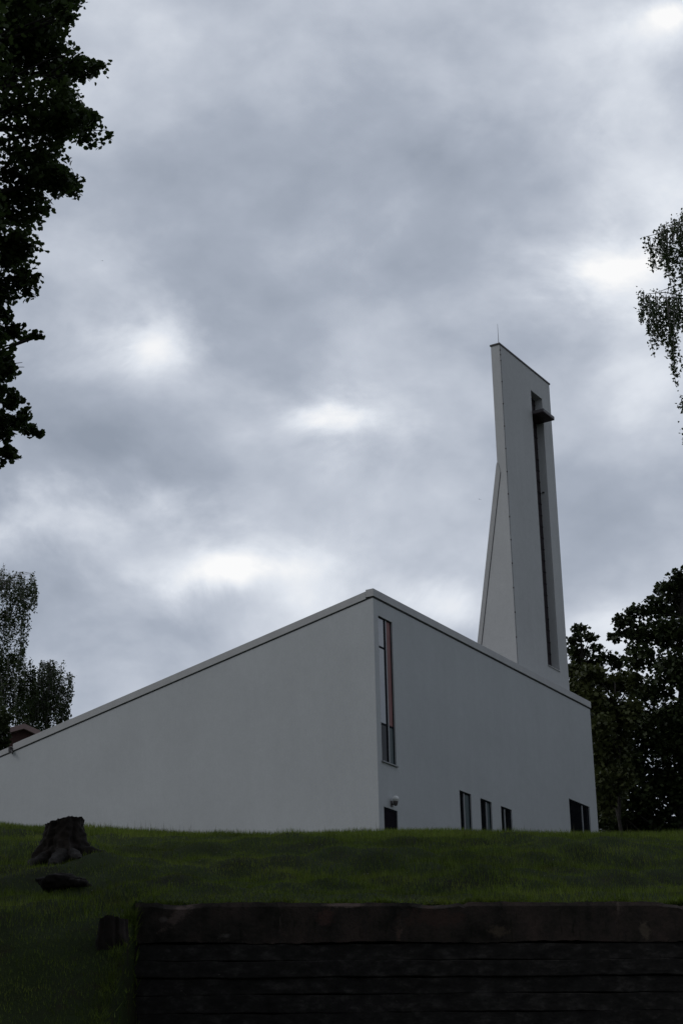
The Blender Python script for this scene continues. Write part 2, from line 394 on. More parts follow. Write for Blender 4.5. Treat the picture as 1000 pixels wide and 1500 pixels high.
def ground_hit(px, py, y0=14., y1=40.):
    ys = np.arange(y0, y1, .02); d = fw + RT * (px - 500) / F_PX + UP * (750 - py) / F_PX
    p = EYE + d * (ys / d[1])[:, None]; k = np.argmax(terrain(p[:, 0], p[:, 1]) >= p[:, 2]); return p[k]
def axis(segs):
    out = []
    for a, b, s in segs: out += list(np.arange(a, b - 1e-6, s))
    return np.array(out + [segs[-1][1]])
gx = axis([(-700, -100, 60), (-100, -30, 7), (-30, -9, 1.2), (-9, 9, .12), (9, 30, 1.2), (30, 100, 7), (100, 700, 60)])
gy = axis([(-700, -60, 64), (-60, -4, 4), (-4, 14, .8), (14, 38, .12), (38, 46, .5), (46, 130, 3), (130, 700, 30)])
GX, GY = np.meshgrid(gx, gy); GZ = terrain(GX, GY)
nx, ny = len(gx), len(gy)
vid = np.arange(nx * ny).reshape(ny, nx)
quads = np.stack([vid[:-1, :-1], vid[:-1, 1:], vid[1:, 1:], vid[1:, :-1]], -1).reshape(-1, 4)
me = bpy.data.meshes.new('ground'); co = np.stack([GX, GY, GZ], -1).reshape(-1, 3).astype(np.float32)
me.vertices.add(len(co)); me.vertices.foreach_set('co', co.ravel())
me.loops.add(quads.size); me.loops.foreach_set('vertex_index', quads.ravel().astype(np.int32))
me.polygons.add(len(quads)); me.polygons.foreach_set('loop_start', np.arange(0, quads.size, 4, dtype=np.int32))
me.update(calc_edges=True); me.polygons.foreach_set('use_smooth', np.ones(len(quads), bool))
tag(link('ground', me, M['ground']), kind='structure')

# grass blades
def grass():
    V = []; MI = []
    def blades(x, y, hmin, hmax, wid, mi=0, lean=.45):
        n = len(x); z = terrain(x, y) - .015
        a = RNG.uniform(0, 2 * np.pi, n); h = RNG.uniform(hmin, hmax, n); w = wid * RNG.uniform(.7, 1.3, n)
        la = RNG.uniform(0, 2 * np.pi, n); l = h * RNG.uniform(.05, lean, n)
        dx, dy = np.cos(a) * w / 2, np.sin(a) * w / 2
        b0 = np.stack([x - dx, y - dy, z], -1); b1 = np.stack([x + dx, y + dy, z], -1)
        t = np.stack([x + np.cos(la) * l, y + np.sin(la) * l, z + h], -1)
        V.append(np.stack([b0, b1, t], 1).reshape(-1, 3)); MI.append(np.full(n, mi))
    # terrace and bank
    n = 340000
    x = RNG.uniform(-8.2, 7.8, n); y = RNG.uniform(16.5, 36.5, n)
    keep = ((y > ywall(x) + .14) | (x < XL + .14)) & (np.abs(x) < y * .235 + .4)
    x, y = x[keep], y[keep]
    dens = .5 + .5 * np.sin(1.1 * x + 2.3 * np.sin(.8 * y)) * np.sin(1.6 * y + .5 * x)
    k = RNG.uniform(0, 1, len(x)) < .45 + .55 * dens; x, y = x[k], y[k]
    for (cx, cy, ra, rb_) in ((*ground_hit(92, 1252)[:2], .50, .55), (*ground_hit(96, 1290)[:2], .55, .5), (*ground_hit(120, 1262)[:2], .45, .35), (*ground_hit(166, 1376)[:2], .26, .3)):
        e_ = ((x - cx) / ra) ** 2 + ((y - cy) / rb_) ** 2; q = RNG.uniform(0, 1, len(x)) < .12 + .88 * np.clip(e_ - .35, 0, 1); x, y = x[q], y[q]
    tall = .6 + .55 * np.clip(np.sin(.9 * x + 1.3 * np.sin(1.1 * y)) + .3, 0, 1)
    for lo, hi in ((.0, .75), (.75, 2)):
        q = (tall >= lo) & (tall < hi); blades(x[q], y[q], .03, .075 if hi < 1 else .13, .0085, 0, .6)
    # lip of turf over the top of the wall
    n = 15000; x = RNG.uniform(XL + .05, 6, n); y = ywall(x) + .15 + np.abs(RNG.normal(0, .12, n)); k = RNG.uniform(0, 1, n) < .35 + .65 * (np.sin(2.1 * x) * np.sin(5.3 * x + 1) > -.2); blades(x[k], y[k], .03, .11, .009, 0, 1.6)
    # tufts spilling round the left end of the wall
    n = 1100; y = RNG.uniform(17.4, 20.1, n); x = XL + RNG.normal(-.08, .06, n); blades(x, y, .04, .11, .009, 0, 1.0)
    n = 260; y = RNG.normal(19.93, .05, n); x = RNG.normal(XL - .02, .05, n); blades(x, y, .08, .22, .014, 0, .9)
    # crest fringe
    n = 26000; x = RNG.uniform(-8, 8, n); y = RNG.uniform(32.4, 35.5, n); blades(x, y, .05, .15, .012)
    # thin seed stalks, densest at the left of the crest
    n = 170; x = np.concatenate([RNG.normal(-3.5, .6, 90), RNG.uniform(-8, 7.5, n - 90)]); y = RNG.uniform(32.6, 34.8, n); blades(x, y, .12, .30, .010, 1, .25)
    # pale clover heads
    n = 60; x = RNG.uniform(-5, 6, n); y = RNG.uniform(21.5, 33.5, n); kk = y > ywall(x) + .5; x, y = x[kk], y[kk]
    z = terrain(x, y) + RNG.uniform(.06, .10, len(x)); s = RNG.uniform(.004, .009, len(x))
    c = np.stack([x, y, z], -1)
    for q in range(3):
        a = q * 2.1
        o1 = np.array([math.cos(a), math.sin(a), .3]); o2 = np.array([-math.sin(a), math.cos(a), .5])
        V.append(np.stack([c + o1 * s[:, None], c - o1 * s[:, None], c + (o2 + np.array([0, 0, 1])) * s[:, None]], 1).reshape(-1, 3)); MI.append(np.full(len(x), 2))
    o = poly_mesh('grass', np.concatenate(V), 3, [M['grass'], M['stalk'], M['clover']], mats=np.concatenate(MI))
    tag(o, 'short dark green grass on the sloping bank above the retaining wall', 'grass', kind='stuff')
grass()

# ------------------------------------------------------------------ retaining wall
def retaining_wall():
    root = empty('retaining_wall', (XL, 20, 0), math.atan(WSL))
    tag(root, 'dark weathered retaining wall of black planks under a stained concrete beam', 'wall')
    # concrete beam: a long box cut into slightly uneven faces
    nseg = 260; Lx = 15.0; b = MB(); zb, zt = 4.555, WTOP
    rr = random.Random(3)
    prof = []
    for i in range(nseg + 1):
        x = i * Lx / nseg
        e = .006 * math.sin(x * 1.7) + .006 * math.sin(x * 4.9 + 1) + rr.uniform(-.010, .010)
        chip = -.05 * max(0, math.sin(x * 2.3 + .5) - .82) / .18 - (.035 if rr.random() < .03 else 0)
        prof.append((x, e, chip, rr.uniform(-.006, .006)))
    rings = []
    for x, e, chip, jb in prof:
        n = len(b.v)
        b.v += [(x, .0 + e * .5, zb + jb + .01 * math.sin(x * 3.1)), (x, .0 + e, zt - .045 + chip * .6), (x, .03 + e - chip, zt + e * .8 + chip * .3), (x, .46, zt + e), (x, .46, zb)]
        rings.append(n)
    for i in range(nseg):
        for k in range(5):
            l = (k + 1) % 5; b.f.append((rings[i] + k, rings[i] + l, rings[i + 1] + l, rings[i + 1] + k)); b.m.append(0)
    b.f.append(tuple(rings[0] + k for k in range(5))); b.f.append(tuple(rings[-1] + k for k in range(5))[::-1]); b.m += [0, 0]
    b.build('concrete_beam', M['concrete'], root)
    # stacked planks, each course its own depth, with joints and sagging edges
    p = MB(); z = zb - .012; ci = 0
    hs = [.178, .172, .176, .190, .17]
    while z > -.1:
        h = hs[ci % 5]; gp = (.002, .002, .003, .004, .007)[ci % 5]; x = -.10 - rr.uniform(0, .05); dep = .012 + rr.uniform(-.010, .010) + (0 if ci % 5 != 4 else -.03)
        while x < 15:
            ln = 16; x1 = min(15, x + ln); k = max(2, int((x1 - x) / .22))
            jd = rr.uniform(-.008, .008); rg = []
            for i in range(k + 1):
                xx = x + (x1 - x) * i / k; s = .005 * math.sin(xx * 2.2 + ci * 2) + .004 * math.sin(xx * 9 + ci) + rr.uniform(-.003, .003)
                n = len(p.v); y0 = dep + jd + rr.uniform(-.006, .006)
                p.v += [(xx, y0 + .006, z - h + .001 + s), (xx, y0, z - h + .010 + s), (xx, y0, z - .008 + s), (xx, y0 + .006, z - gp + s), (xx, .42, z - gp + s), (xx, .42, z - h + .001 + s)]
                rg.append(n)
            for i in range(k):
                for q in range(6):
                    l = (q + 1) % 6; p.f.append((rg[i] + q, rg[i] + l, rg[i + 1] + l, rg[i + 1] + q)); p.m.append(0)
            p.f.append(tuple(rg[0] + q for q in range(6))); p.f.append(tuple(rg[-1] + q for q in range(6))[::-1]); p.m += [0, 0]
            x = x1 + .006
        z -= h; ci += 1
    p.build('plank_courses', M['plank'], root)
    k = MB(); k.box((-.05, .30, -.1), (15, .43, zb - .02)); k.build('backing', M['rot'], root)
retaining_wall()

# ------------------------------------------------------------------ church
YAW = 0.54254648
S = 1.2
def zs(z): return 1.6 + (z - 1.6) * S
church = empty('church', (0.833 * S, 60.0, 12.4), math.pi / 2 - YAW)
tag(church, 'white rendered modern church with slanted roofline and slim bell tower', 'church')
# local axes: x along the right facade (away to the right), y into the building (away to the left); z relative to ground 12.4
G0 = 12.4
def zl(z): return zs(z) - G0      # from the 50 m measurement to local height
LEN = 14.63 * S; DEP = 26.0
Z_TOP = zl(18.706); Z_BAND = zl(18.468)
SLOPE = .1945
def wall_holes(mb, x0, x1, z0, z1, holes, depth, y=0.0):
    xs = sorted({x0, x1} | {h[0] for h in holes} | {h[1] for h in holes}); zz = sorted({z0, z1} | {h[2] for h in holes} | {h[3] for h in holes})
    for i in range(len(xs) - 1):
        for j in range(len(zz) - 1):
            cx, cz = (xs[i] + xs[i + 1]) / 2, (zz[j] + zz[j + 1]) / 2
            if any(h[0] < cx < h[1] and h[2] < cz < h[3] for h in holes): continue
            mb.quad((xs[i], y, zz[j]), (xs[i + 1], y, zz[j]), (xs[i + 1], y, zz[j + 1]), (xs[i], y, zz[j + 1]))
    for a, b, c, d in holes:
        mb.quad((a, y, c), (a, y, d), (a, y + depth, d), (a, y + depth, c)); mb.quad((b, y, d), (b, y, c), (b, y + depth, c), (b, y + depth, d))
        mb.quad((a, y, d), (b, y, d), (b, y + depth, d), (a, y + depth, d)); mb.quad((b, y, c), (a, y, c), (a, y + depth, c), (b, y + depth, c))
TALL = (.255 * S, 1.045 * S, zl(13.80), zl(17.985)); DOOR = (.275 * S, 1.015 * S, .12, zl(12.54))
WA = (4.722 * S, 5.449 * S, .8, zl(13.808)); WB = (6.036 * S, 6.770 * S, .8, zl(13.808)); WC = (7.381 * S, 8.119 * S, .8, zl(13.808))
WD = (12.40 * S, 14.025 * S, .8, zl(14.936))
RDEP = .14
w = MB()
wall_holes(w, 0, LEN, -3, Z_BAND, [TALL, DOOR, WA, WB, WC, WD], RDEP)
zb0, zb1 = Z_BAND, Z_BAND - SLOPE * DEP
w.quad((0, 0, -3), (0, 0, zb0), (0, DEP, zb1), (0, DEP, -3))
w.quad((LEN, 0, -3), (LEN, DEP, -3), (LEN, DEP, zb1), (LEN, 0, zb0))
w.quad((0, DEP, -3), (0, DEP, zb1), (LEN, DEP, zb1), (LEN, DEP, -3))
w.build('wall', M['render'], church, fix=False)
# roof and parapet sheet
r = MB(); r.quad((.2, .2, Z_BAND + .05), (LEN - .2, .2, Z_BAND + .05), (LEN - .2, DEP - .1, Z_BAND + .05 - SLOPE * DEP), (.2, DEP - .1, Z_BAND + .05 - SLOPE * DEP))
roof = r.build('roof', M['roof'], church, fix=False)
t = MB(); e = .045
t.box((-e, -e, Z_BAND + .012), (LEN + e, .26, Z_TOP)); t.build('parapet', M['trim'], church, bevel=.012)
t = MB()
def sl_box(mb, x0, x1, y0, y1, lo, hi):   # box that follows the roof slope in y
    a = lambda y: -SLOPE * y
    mb.prism([(y0, lo + a(y0)), (y1, lo + a(y1)), (y1, hi + a(y1)), (y0, hi + a(y0))], 0, x0, x1)
yj = 13.05 * S
sl_box(t, -e, .26, .262, yj - .02, Z_BAND + .012, Z_TOP - .004); sl_box(t, -e * .5, .26, yj + .1, DEP, Z_BAND + .022, Z_TOP - .05)
t.build('sloping_parapet', M['trim'], church, bevel=.012)
t = MB(); sl_box(t, LEN - .26, LEN + e, .262, DEP, Z_BAND + .012, Z_TOP - .004); t.build('sloping_parapet', M['trim'], church)
# dark strip standing for the shadow gap under the parapet
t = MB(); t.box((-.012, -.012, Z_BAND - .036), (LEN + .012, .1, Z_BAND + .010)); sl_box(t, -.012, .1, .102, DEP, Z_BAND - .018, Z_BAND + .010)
t.build('parapet_shadow_gap', M['seam'], church)
# rain outlet at the joint of the sloping parapet
t = MB(); zz = Z_BAND - SLOPE * yj
t.box((-.16, yj + .0, zz - .02), (.0, yj + .09, zz + .16)); t.tube([(-.13, yj - .03, zz + .02), (-.17, yj - .10, zz - .05), (-.20, yj - .16, zz - .12)], .035)
t.build('rain_outlet', M['capmetal'], church)

def window(hole, mull, panes, fmat, fw_=.055, transoms=(), sill=True, dy=.05, mmat=None, dark=0):
    """frame in a wall opening; mull = list of x fractions; panes = list of (x index, z0, z1 fraction, material)"""
    a, b, c, d = hole; f = MB(); y0, y1 = dy, dy + .055
    f.box((a + .004, y0, c), (a + fw_, y1, d)); f.box((b - fw_, y0, c), (b - .004, y1, d))
    f.box((a + fw_, y0, d - fw_), (b - fw_, y1, d - .003)); f.box((a + fw_, y0, c + .003), (b - fw_, y1, c + fw_))
    xs = [a + fw_] + [a + (b - a) * m for m in mull] + [b - fw_]
    for i, fr in transoms:
        z = c + (d - c) * fr; f.box((xs[i] + .035 * (i > 0), y0 + .004, z - .03), (xs[i + 1] - .035, y1, z + .03))
    fo = f.build('window', fmat, church)
    for x in xs[1:-1]:
        q = MB(); q.box((x - .035, y0 - .008, c + fw_), (x + .035, y1, d - fw_)); q.build('mullion', mmat or M['frame'], fo)
        if dark: q = MB(); q.box((x - .035 - dark, y0 - .004, c + fw_), (x - .036, y1, d - fw_)); q.build('casement', M['darkframe'], fo)
    for i, q0, q1, mt in panes:
        g = MB(); z0, z1 = c + (d - c) * q0, c + (d - c) * q1
        g.box((xs[i] + .01, y0 + .02, z0 + .01), (xs[i + 1] - .01, y0 + .045, z1 - .01)); g.build('pane', mt, fo)
    if sill:
        s = MB(); s.box((a - .04, -.06, c - .035), (b + .04, .13, c + .004)); s.build('sill', M['frame'], fo)
    k = MB(); k.quad((a, RDEP - .001, c), (b, RDEP - .001, c), (b, RDEP - .001, d), (a, RDEP - .001, d)); k.build('recess', M['seam'], fo)
    return fo
tw = window(TALL, [.60], [(0, 0, .26, M['glass_dark']), (0, .26, .79, M['glass_sky']), (0, .79, 1, M['glass_sky']), (1, 0, .26, M['glass_teal']), (1, .26, 1, M['red'])],
            M['darkframe'], .035, [(0, .79), (0, .26), (1, .26)], True, .05, None, .05)
tag(tw, 'tall narrow window with a red panel')
window(WA, [.455], [(0, 0, 1, M['glass_dark']), (1, 0, 1, M['glass_teal'])], M['darkframe'])
window(WB, [.60], [(0, 0, 1, M['glass_dark']), (1, 0, 1, M['glass_teal'])], M['darkframe'])
window(WC, [.42], [(0, 0, 1, M['glass_dark']), (1, 0, 1, M['glass_dark'])], M['darkframe'])
window(WD, [.67], [(0, 0, 1, M['glass_dark']), (1, 0, 1, M['glass_dark'])], M['darkframe'])
a, b, c, d = DOOR
dr = MB(); dr.box((a + .06, .04, c), (b - .06, .09, d - .06)); do = dr.build('door', M['door'], church, bevel=.006)
fr = MB(); fr.box((a + .004, .03, c), (a + .06, .10, d)); fr.box((b - .06, .03, c), (b - .004, .10, d)); fr.box((a + .06, .03, d - .06), (b - .06, .10, d - .004)); fr.build('frame', M['darkframe'], do)
h = MB(); h.tube([(b - .16, .04, c + 1.05), (b - .16, -.02, c + 1.05), (b - .28, -.02, c + 1.05)], .012); h.build('handle', M['frame'], do)
k = MB(); k.quad((a, RDEP - .001, c), (b, RDEP - .001, c), (b, RDEP - .001, d), (a, RDEP - .001, d)); k.build('recess', M['seam'], do)
# lamp above the door
lx, lz = .69 * S, zl(12.66)
l = MB(); l.box((lx - .06, -.03, lz - .06), (lx + .06, -.001, lz + .12)); l.tube([(lx, -.02, lz + .02), (lx, -.10, lz + .0), (lx, -.16, lz + .03)], [.03, .03, .05], 10)
l.tube([(lx, -.16, lz - .05), (lx, -.16, lz + .03), (lx, -.16, lz + .09)], [.045, .075, .085], 12)
lamp = l.build('wall_lamp', M['bracket'], church)
g = MB(); n_ = 7; g.tube([(lx, -.16, lz + .08 + .20 * (1 - math.cos(math.pi * i / n_)) / 2) for i in range(n_ + 1)], [max(.005, .112 * math.sin(math.pi * i / n_)) if i not in (0,) else .07 for i in range(n_ + 1)], 14)
g.build('lamp_globe', M['globe'], lamp, smooth=True)

# ------------------------------------------------------------------ bell tower
TV = .5 * S; TT = .332 * S                         # front plane and slab thickness
TX0, TX1 = 10.135 * S, 14.152 * S
T_TOP = zl(30.69); T_BOT = zl(16.9)
KNEE = zl(26.1); FOOT_Z, FOOT_V = zl(20.013), 1.381 * S
FS = (FOOT_V - TT) / (KNEE - FOOT_Z)
yb = TV + TT; ybot = yb + FS * (KNEE - T_BOT)
SX0, SX1, SZ0, SZ1 = 12.515 * S, 13.437 * S, zl(19.60), zl(29.853)
tb = MB()
wall_holes(tb, TX0, TX1, T_BOT, T_TOP, [(SX0, SX1, SZ0, SZ1)], TT - .05, TV)
for X, flip in ((TX0, 0), (TX1, 1)):
    q = [(X, TV, T_BOT), (X, TV, T_TOP), (X, yb, T_TOP), (X, yb, KNEE), (X, ybot, T_BOT)]
    tb.quad(*(q[::-1] if flip else q))
tb.quad((TX0, yb, T_TOP), (TX1, yb, T_TOP), (TX1, yb, KNEE), (TX0, yb, KNEE)); tb.quad((TX0, yb, KNEE), (TX1, yb, KNEE), (TX1, ybot, T_BOT), (TX0, ybot, T_BOT))
tb.quad((TX0, TV, T_TOP), (TX1, TV, T_TOP), (TX1, yb, T_TOP), (TX0, yb, T_TOP))
tower = tb.build('bell_tower', M['tower'], church, fix=False)
p = MB(); p.quad((SX0, TV + TT - .052, SZ0), (SX1, TV + TT - .052, SZ0), (SX1, TV + TT - .052, SZ1), (SX0, TV + TT - .052, SZ1)); 
for i in range(24):
    z = SZ0 + (SZ1 - SZ0) * (i + .5) / 24; p.box((SX0 + .01, TV + TT - .075, z - .02), (SX1 - .01, TV + TT - .053, z + .02))
p.build('louvre_panel', M['louvre'], tower, fix=False)
p = MB(); p.box((SX0 - .02, TV - .04, SZ0 - .03), (SX1 + .02, TV + .2, SZ0 + .002)); p.build('sill', M['trim'], tower)
AZ0, AZ1 = zl(28.895), zl(29.03)
p = MB(); p.box((SX0 + .006, .07, AZ0 + .03), (SX1 - .006, TV + TT - .08, AZ1)); arm = p.build('cross_arm', M['armtop'], tower, bevel=.008)
p = MB(); p.box((SX0 + .012, .078, AZ0), (SX1 - .012, TV + TT - .09, AZ0 + .028)); p.build('soffit', M['armunder'], arm)
p = MB(); p.box((TX0 - .035, TV - .035, T_TOP + .003), (TX1 + .035, yb + .035, T_TOP + .075)); p.build('coping', M['capmetal'], tower, bevel=.006)
# metal trim along the flared edge
p = MB(); tw_ = .13
p.prism([(yb + .0, KNEE + .22), (yb + .035, KNEE + .1), (ybot + .035, T_BOT), (ybot - tw_, T_BOT), (yb - tw_, KNEE - .25), (yb - .05, KNEE + .18)], 0, TX0 - .03, TX0 - .002)
p.build('edge_trim', M['trim'], tower)
p = MB(); p.prism([(yb - tw_, KNEE - .25), (ybot - tw_, T_BOT), (ybot - tw_ - .014, T_BOT), (yb - tw_ - .014, KNEE - .25)], 0, TX0 - .016, TX0 - .001); p.build('trim_joint', M['seam'], tower)
p = MB(); p.tube([(TX0 + .07, TV + .06, T_TOP + .07), (TX0 + .07, TV + .06, T_TOP + 1.0)], [.014, .006], 6); p.build('lightning_rod', M['capmetal'], tower)
p = MB()
for z in (30.48, 30.30, 30.07, 29.26, 28.42, 27.57, 26.73, 25.88, 25.06, 24.23, 23.4, 22.56, 21.7, 20.84, 19.98):
    p.box((TX0 + .0, TV - .035, zl(z) - .03), (TX0 + .045, TV + .001, zl(z) + .03))
p.tube([(TX0 + .022, TV - .02, T_TOP), (TX0 + .022, TV - .02, T_BOT)], .006, 6)
p.build('conductor_clips', M['capmetal'], tower)
p = MB(); p.box((SX1 - .05, TV + .17, zl(26.21)), (SX1 - .002, TV + .26, zl(26.21) + .05)); p.build('bracket', M['capmetal'], tower)

# ------------------------------------------------------------------ stumps and wood
def lathe_stump(name, c, r0, r1, h, roots, label, seed, tilt=(0, 0), cat='tree stump'):
    rr = random.Random(seed); root = empty(name, c); tag(root, label, cat)
    m = MB(); K = 64; rings = []; nl = 18
    ph = [rr.uniform(0, 6.28) for _ in range(6)]
    for j in range(nl + 1):
        t = j / nl; z = -.25 + (h + .25) * t
        zz = max(0, z) / h; n = len(m.v)
        for k in range(K):
            a = 2 * math.pi * k / K
            fl = r0 * .42 * max(0, 1 - zz) ** 2.6
            R = r1 + (r0 - r1) * (1 - zz) ** 1.5
            for ra, amt in roots:
                da = math.atan2(math.sin(a - ra), math.cos(a - ra)); R += fl * amt * math.exp(-(da / .30) ** 2)
            R *= 1 + .06 * math.sin(3 * a + ph[0]) + .05 * math.sin(7 * a + ph[1] + zz) + .045 * math.sin(13 * a + ph[2] + zz * .6) + .03 * math.sin(19 * a + ph[5]) + rr.uniform(-.025, .025)
            top = .0 if j < nl else .05 * math.sin(a + ph[3]) + .02 * math.sin(3 * a + ph[4]) + rr.uniform(-.02, .02)
            m.v.append((R * math.cos(a) + tilt[0] * zz, R * math.sin(a) + tilt[1] * zz, z + top * h * 1.4 - (.20 * h * max(0, -math.cos(a)) ** 1.5 * zz ** 3)))
        rings.append(n)
    for j in range(nl):
        for k in range(K):
            l = (k + 1) % K; m.f.append((rings[j] + k, rings[j] + l, rings[j + 1] + l, rings[j + 1] + k)); m.m.append(0)
    m.build('trunk', M['stump'], root, smooth=True, fix=False)
    cmb = MB(); n = rings[-1]; top = [m.v[n + k] for k in range(K)]; ce = (sum(p[0] for p in top) / K, sum(p[1] for p in top) / K, sum(p[2] for p in top) / K - .02)
    for k in range(K): cmb.quad(top[k], top[(k + 1) % K], ce)
    cmb.build('cut_top', M['cut'], root, fix=False)
    return root
P = ground_hit(92, 1254); SD = P[1]; gz = float(terrain(P[0], P[1]))
st = lathe_stump('tree_stump', (P[0], P[1], gz), .30, .262, float(at(88, 1199, SD)[2]) - gz, [(3.4, 1.0), (-.25, 1.5), (-1.2, .8), (4.6, .7), (1.4, .8), (2.4, .6)],
                 'large old tree stump with spreading roots on the grassy crest', 5, (.03, 0))
rb = MB()
def root_run(pts, rad):
    out = []
    for (dx, dy) in pts: out.append((dx, dy, float(terrain(P[0] + dx, P[1] + dy)) - gz))
    n = len(out); rb.tube([(x, y, z + rad[i] * .35) for i, (x, y, z) in enumerate(out)], rad, 9)
root_run([(.15, -.05), (.32, -.14), (.48, -.22), (.64, -.32), (.82, -.42)], [.16, .13, .09, .06, .02])
root_run([(.10, -.15), (.22, -.42), (.30, -.75), (.42, -1.1)], [.13, .10, .07, .02])
root_run([(-.12, -.1), (-.28, -.3), (-.34, -.55), (-.3, -.8)], [.13, .09, .06, .02])
root_run([(.05, -.2), (.06, -.45), (.0, -.75), (.05, -1.0)], [.15, .13, .11, .04])
ro_ = rb.build('root', M['rot'], st, smooth=True)
ctex = bpy.data.textures.new('knots', 'CLOUDS'); ctex.noise_scale = .09; ctex.noise_depth = 3
def rough(o, amt, lev=1):
    a = o.modifiers.new('sub', 'SUBSURF'); a.levels = lev; a.render_levels = lev
    b = o.modifiers.new('knots', 'DISPLACE'); b.texture = ctex; b.strength = amt; b.mid_level = .5; b.texture_coords = 'GLOBAL'
rough(ro_, .09, 2)
for o in st.children:
    if o.name.startswith('trunk'): rough(o, .09)
P2 = ground_hit(96, 1302); g2 = float(terrain(P2[0], P2[1]))
lg = MB(); rr = random.Random(9)
lg.tube([(-.30, .05, .05), (-.22, .02, .12), (-.05, 0, .14), (.10, -.02, .11), (.24, -.06, .06), (.36, -.1, .0)], [.06, .11, .12, .10, .07, .03], 11)
for i in range(len(lg.v)): lg.v[i] = tuple(c + rr.uniform(-.018, .018) for c in lg.v[i])
lg.tube([(-.05, .02, .10), (.12, -.12, .10), (.30, -.28, .04)], [.07, .06, .02], 9); lg.tube([(-.2, 0, .1), (-.34, .14, .16), (-.40, .2, .2)], [.07, .05, .02], 9)
lo = lg.build('log', M['rot'], None, smooth=True); rough(lo, .11, 2); lo.location = (P2[0], P2[1], g2 - .035)
tag(lo, 'short dark rotten log lying in the grass below the large stump', 'log')
P3 = ground_hit(164, 1380); g3 = float(terrain(P3[0], P3[1]))
lathe_stump('tree_stump', (P3[0], P3[1], g3), .155, .14, float(at(172, 1345, P3[1])[2]) - g3, [(3.3, .3), (-.6, .3)],
            'small short-cut stump beside the end of the retaining wall', 8)

# ------------------------------------------------------------------ trees
def unit(n):
    v = RNG.normal(size=(n, 3)); return v / np.linalg.norm(v, axis=1)[:, None]
LEAF = {'maple': np.array([(0, -.5), (.26, -.36), (.46, -.22), (.40, .02), (.44, .24), (.22, .30), (0, .52), (-.22, .30), (-.44, .24), (-.40, .02), (-.46, -.22), (-.26, -.36)]),
        'oval': np.array([(0, -.5), (.27, -.2), (.24, .18), (0, .5), (-.24, .18), (-.27, -.2)]),
        'birch': np.array([(0, -.5), (.34, -.12), (0, .5), (-.34, -.12)]),
        'clump': np.array([(0, -.5), (.3, -.42), (.5, -.05), (.25, .2), (.3, .5), (-.1, .35), (-.45, .4), (-.35, 0), (-.5, -.3)])}
def leaves(c, size, shape, droop=.3, flat=None):
    """polygons for leaf centres c"""
    n = len(c); t = LEAF[shape]; k = len(t)
    nrm = unit(n); nrm[:, 2] = np.abs(nrm[:, 2]) * 1.0 + .25; nrm /= np.linalg.norm(nrm, axis=1)[:, None]
    ax = unit(n); ax[:, 2] -= droop; a = ax - nrm * (ax * nrm).sum(1)[:, None]; a /= np.linalg.norm(a, axis=1)[:, None]; b = np.cross(nrm, a)
    s = size * RNG.uniform(.65, 1.2, n)
    v = c[:, None, :] + (b[:, None, :] * t[None, :, 0:1] + a[:, None, :] * t[None, :, 1:2]) * s[:, None, None]
    # slight fold
    v = v + nrm[:, None, :] * (np.abs(t[None, :, 0:1]) * .35 * s[:, None, None])
    return v.reshape(-1, 3), k
def blob(center, rad, n, sub=0, subr=.3):
    """leaf centres through an ellipsoid: scattered around sub-clusters so gaps remain"""
    rad = np.asarray(rad, float)
    if sub:
        cc = unit(sub) * RNG.uniform(.25, 1, (sub, 1)) ** .5
        i = RNG.integers(0, sub, n); q = cc[i] * (1 - subr * .6) + RNG.normal(size=(n, 3)) * subr * .5
    else:
        q = unit(n) * RNG.uniform(0, 1, (n, 1)) ** (1 / 2.2)
    q = q / np.maximum(1, np.linalg.norm(q, axis=1)[:, None] / 1.1)
    return np.asarray(center) + q * rad
def limb(mb, a, b, r0, r1, seed, sag=.1, seg=6, sides=7, wob=.04):
    rr = random.Random(seed); a = Vector(a); b = Vector(b); L = (b - a).length; pts = []; rad = []
    for i in range(seg + 1):
        t = i / seg; p = a.lerp(b, t); j = L * wob * math.sin(math.pi * t)
        p += Vector((rr.uniform(-j, j), rr.uniform(-j, j), rr.uniform(-j, j) + L * sag * math.sin(math.pi * t))); pts.append(p); rad.append(r0 + (r1 - r0) * t)
    mb.tube(pts, rad, sides); return pts

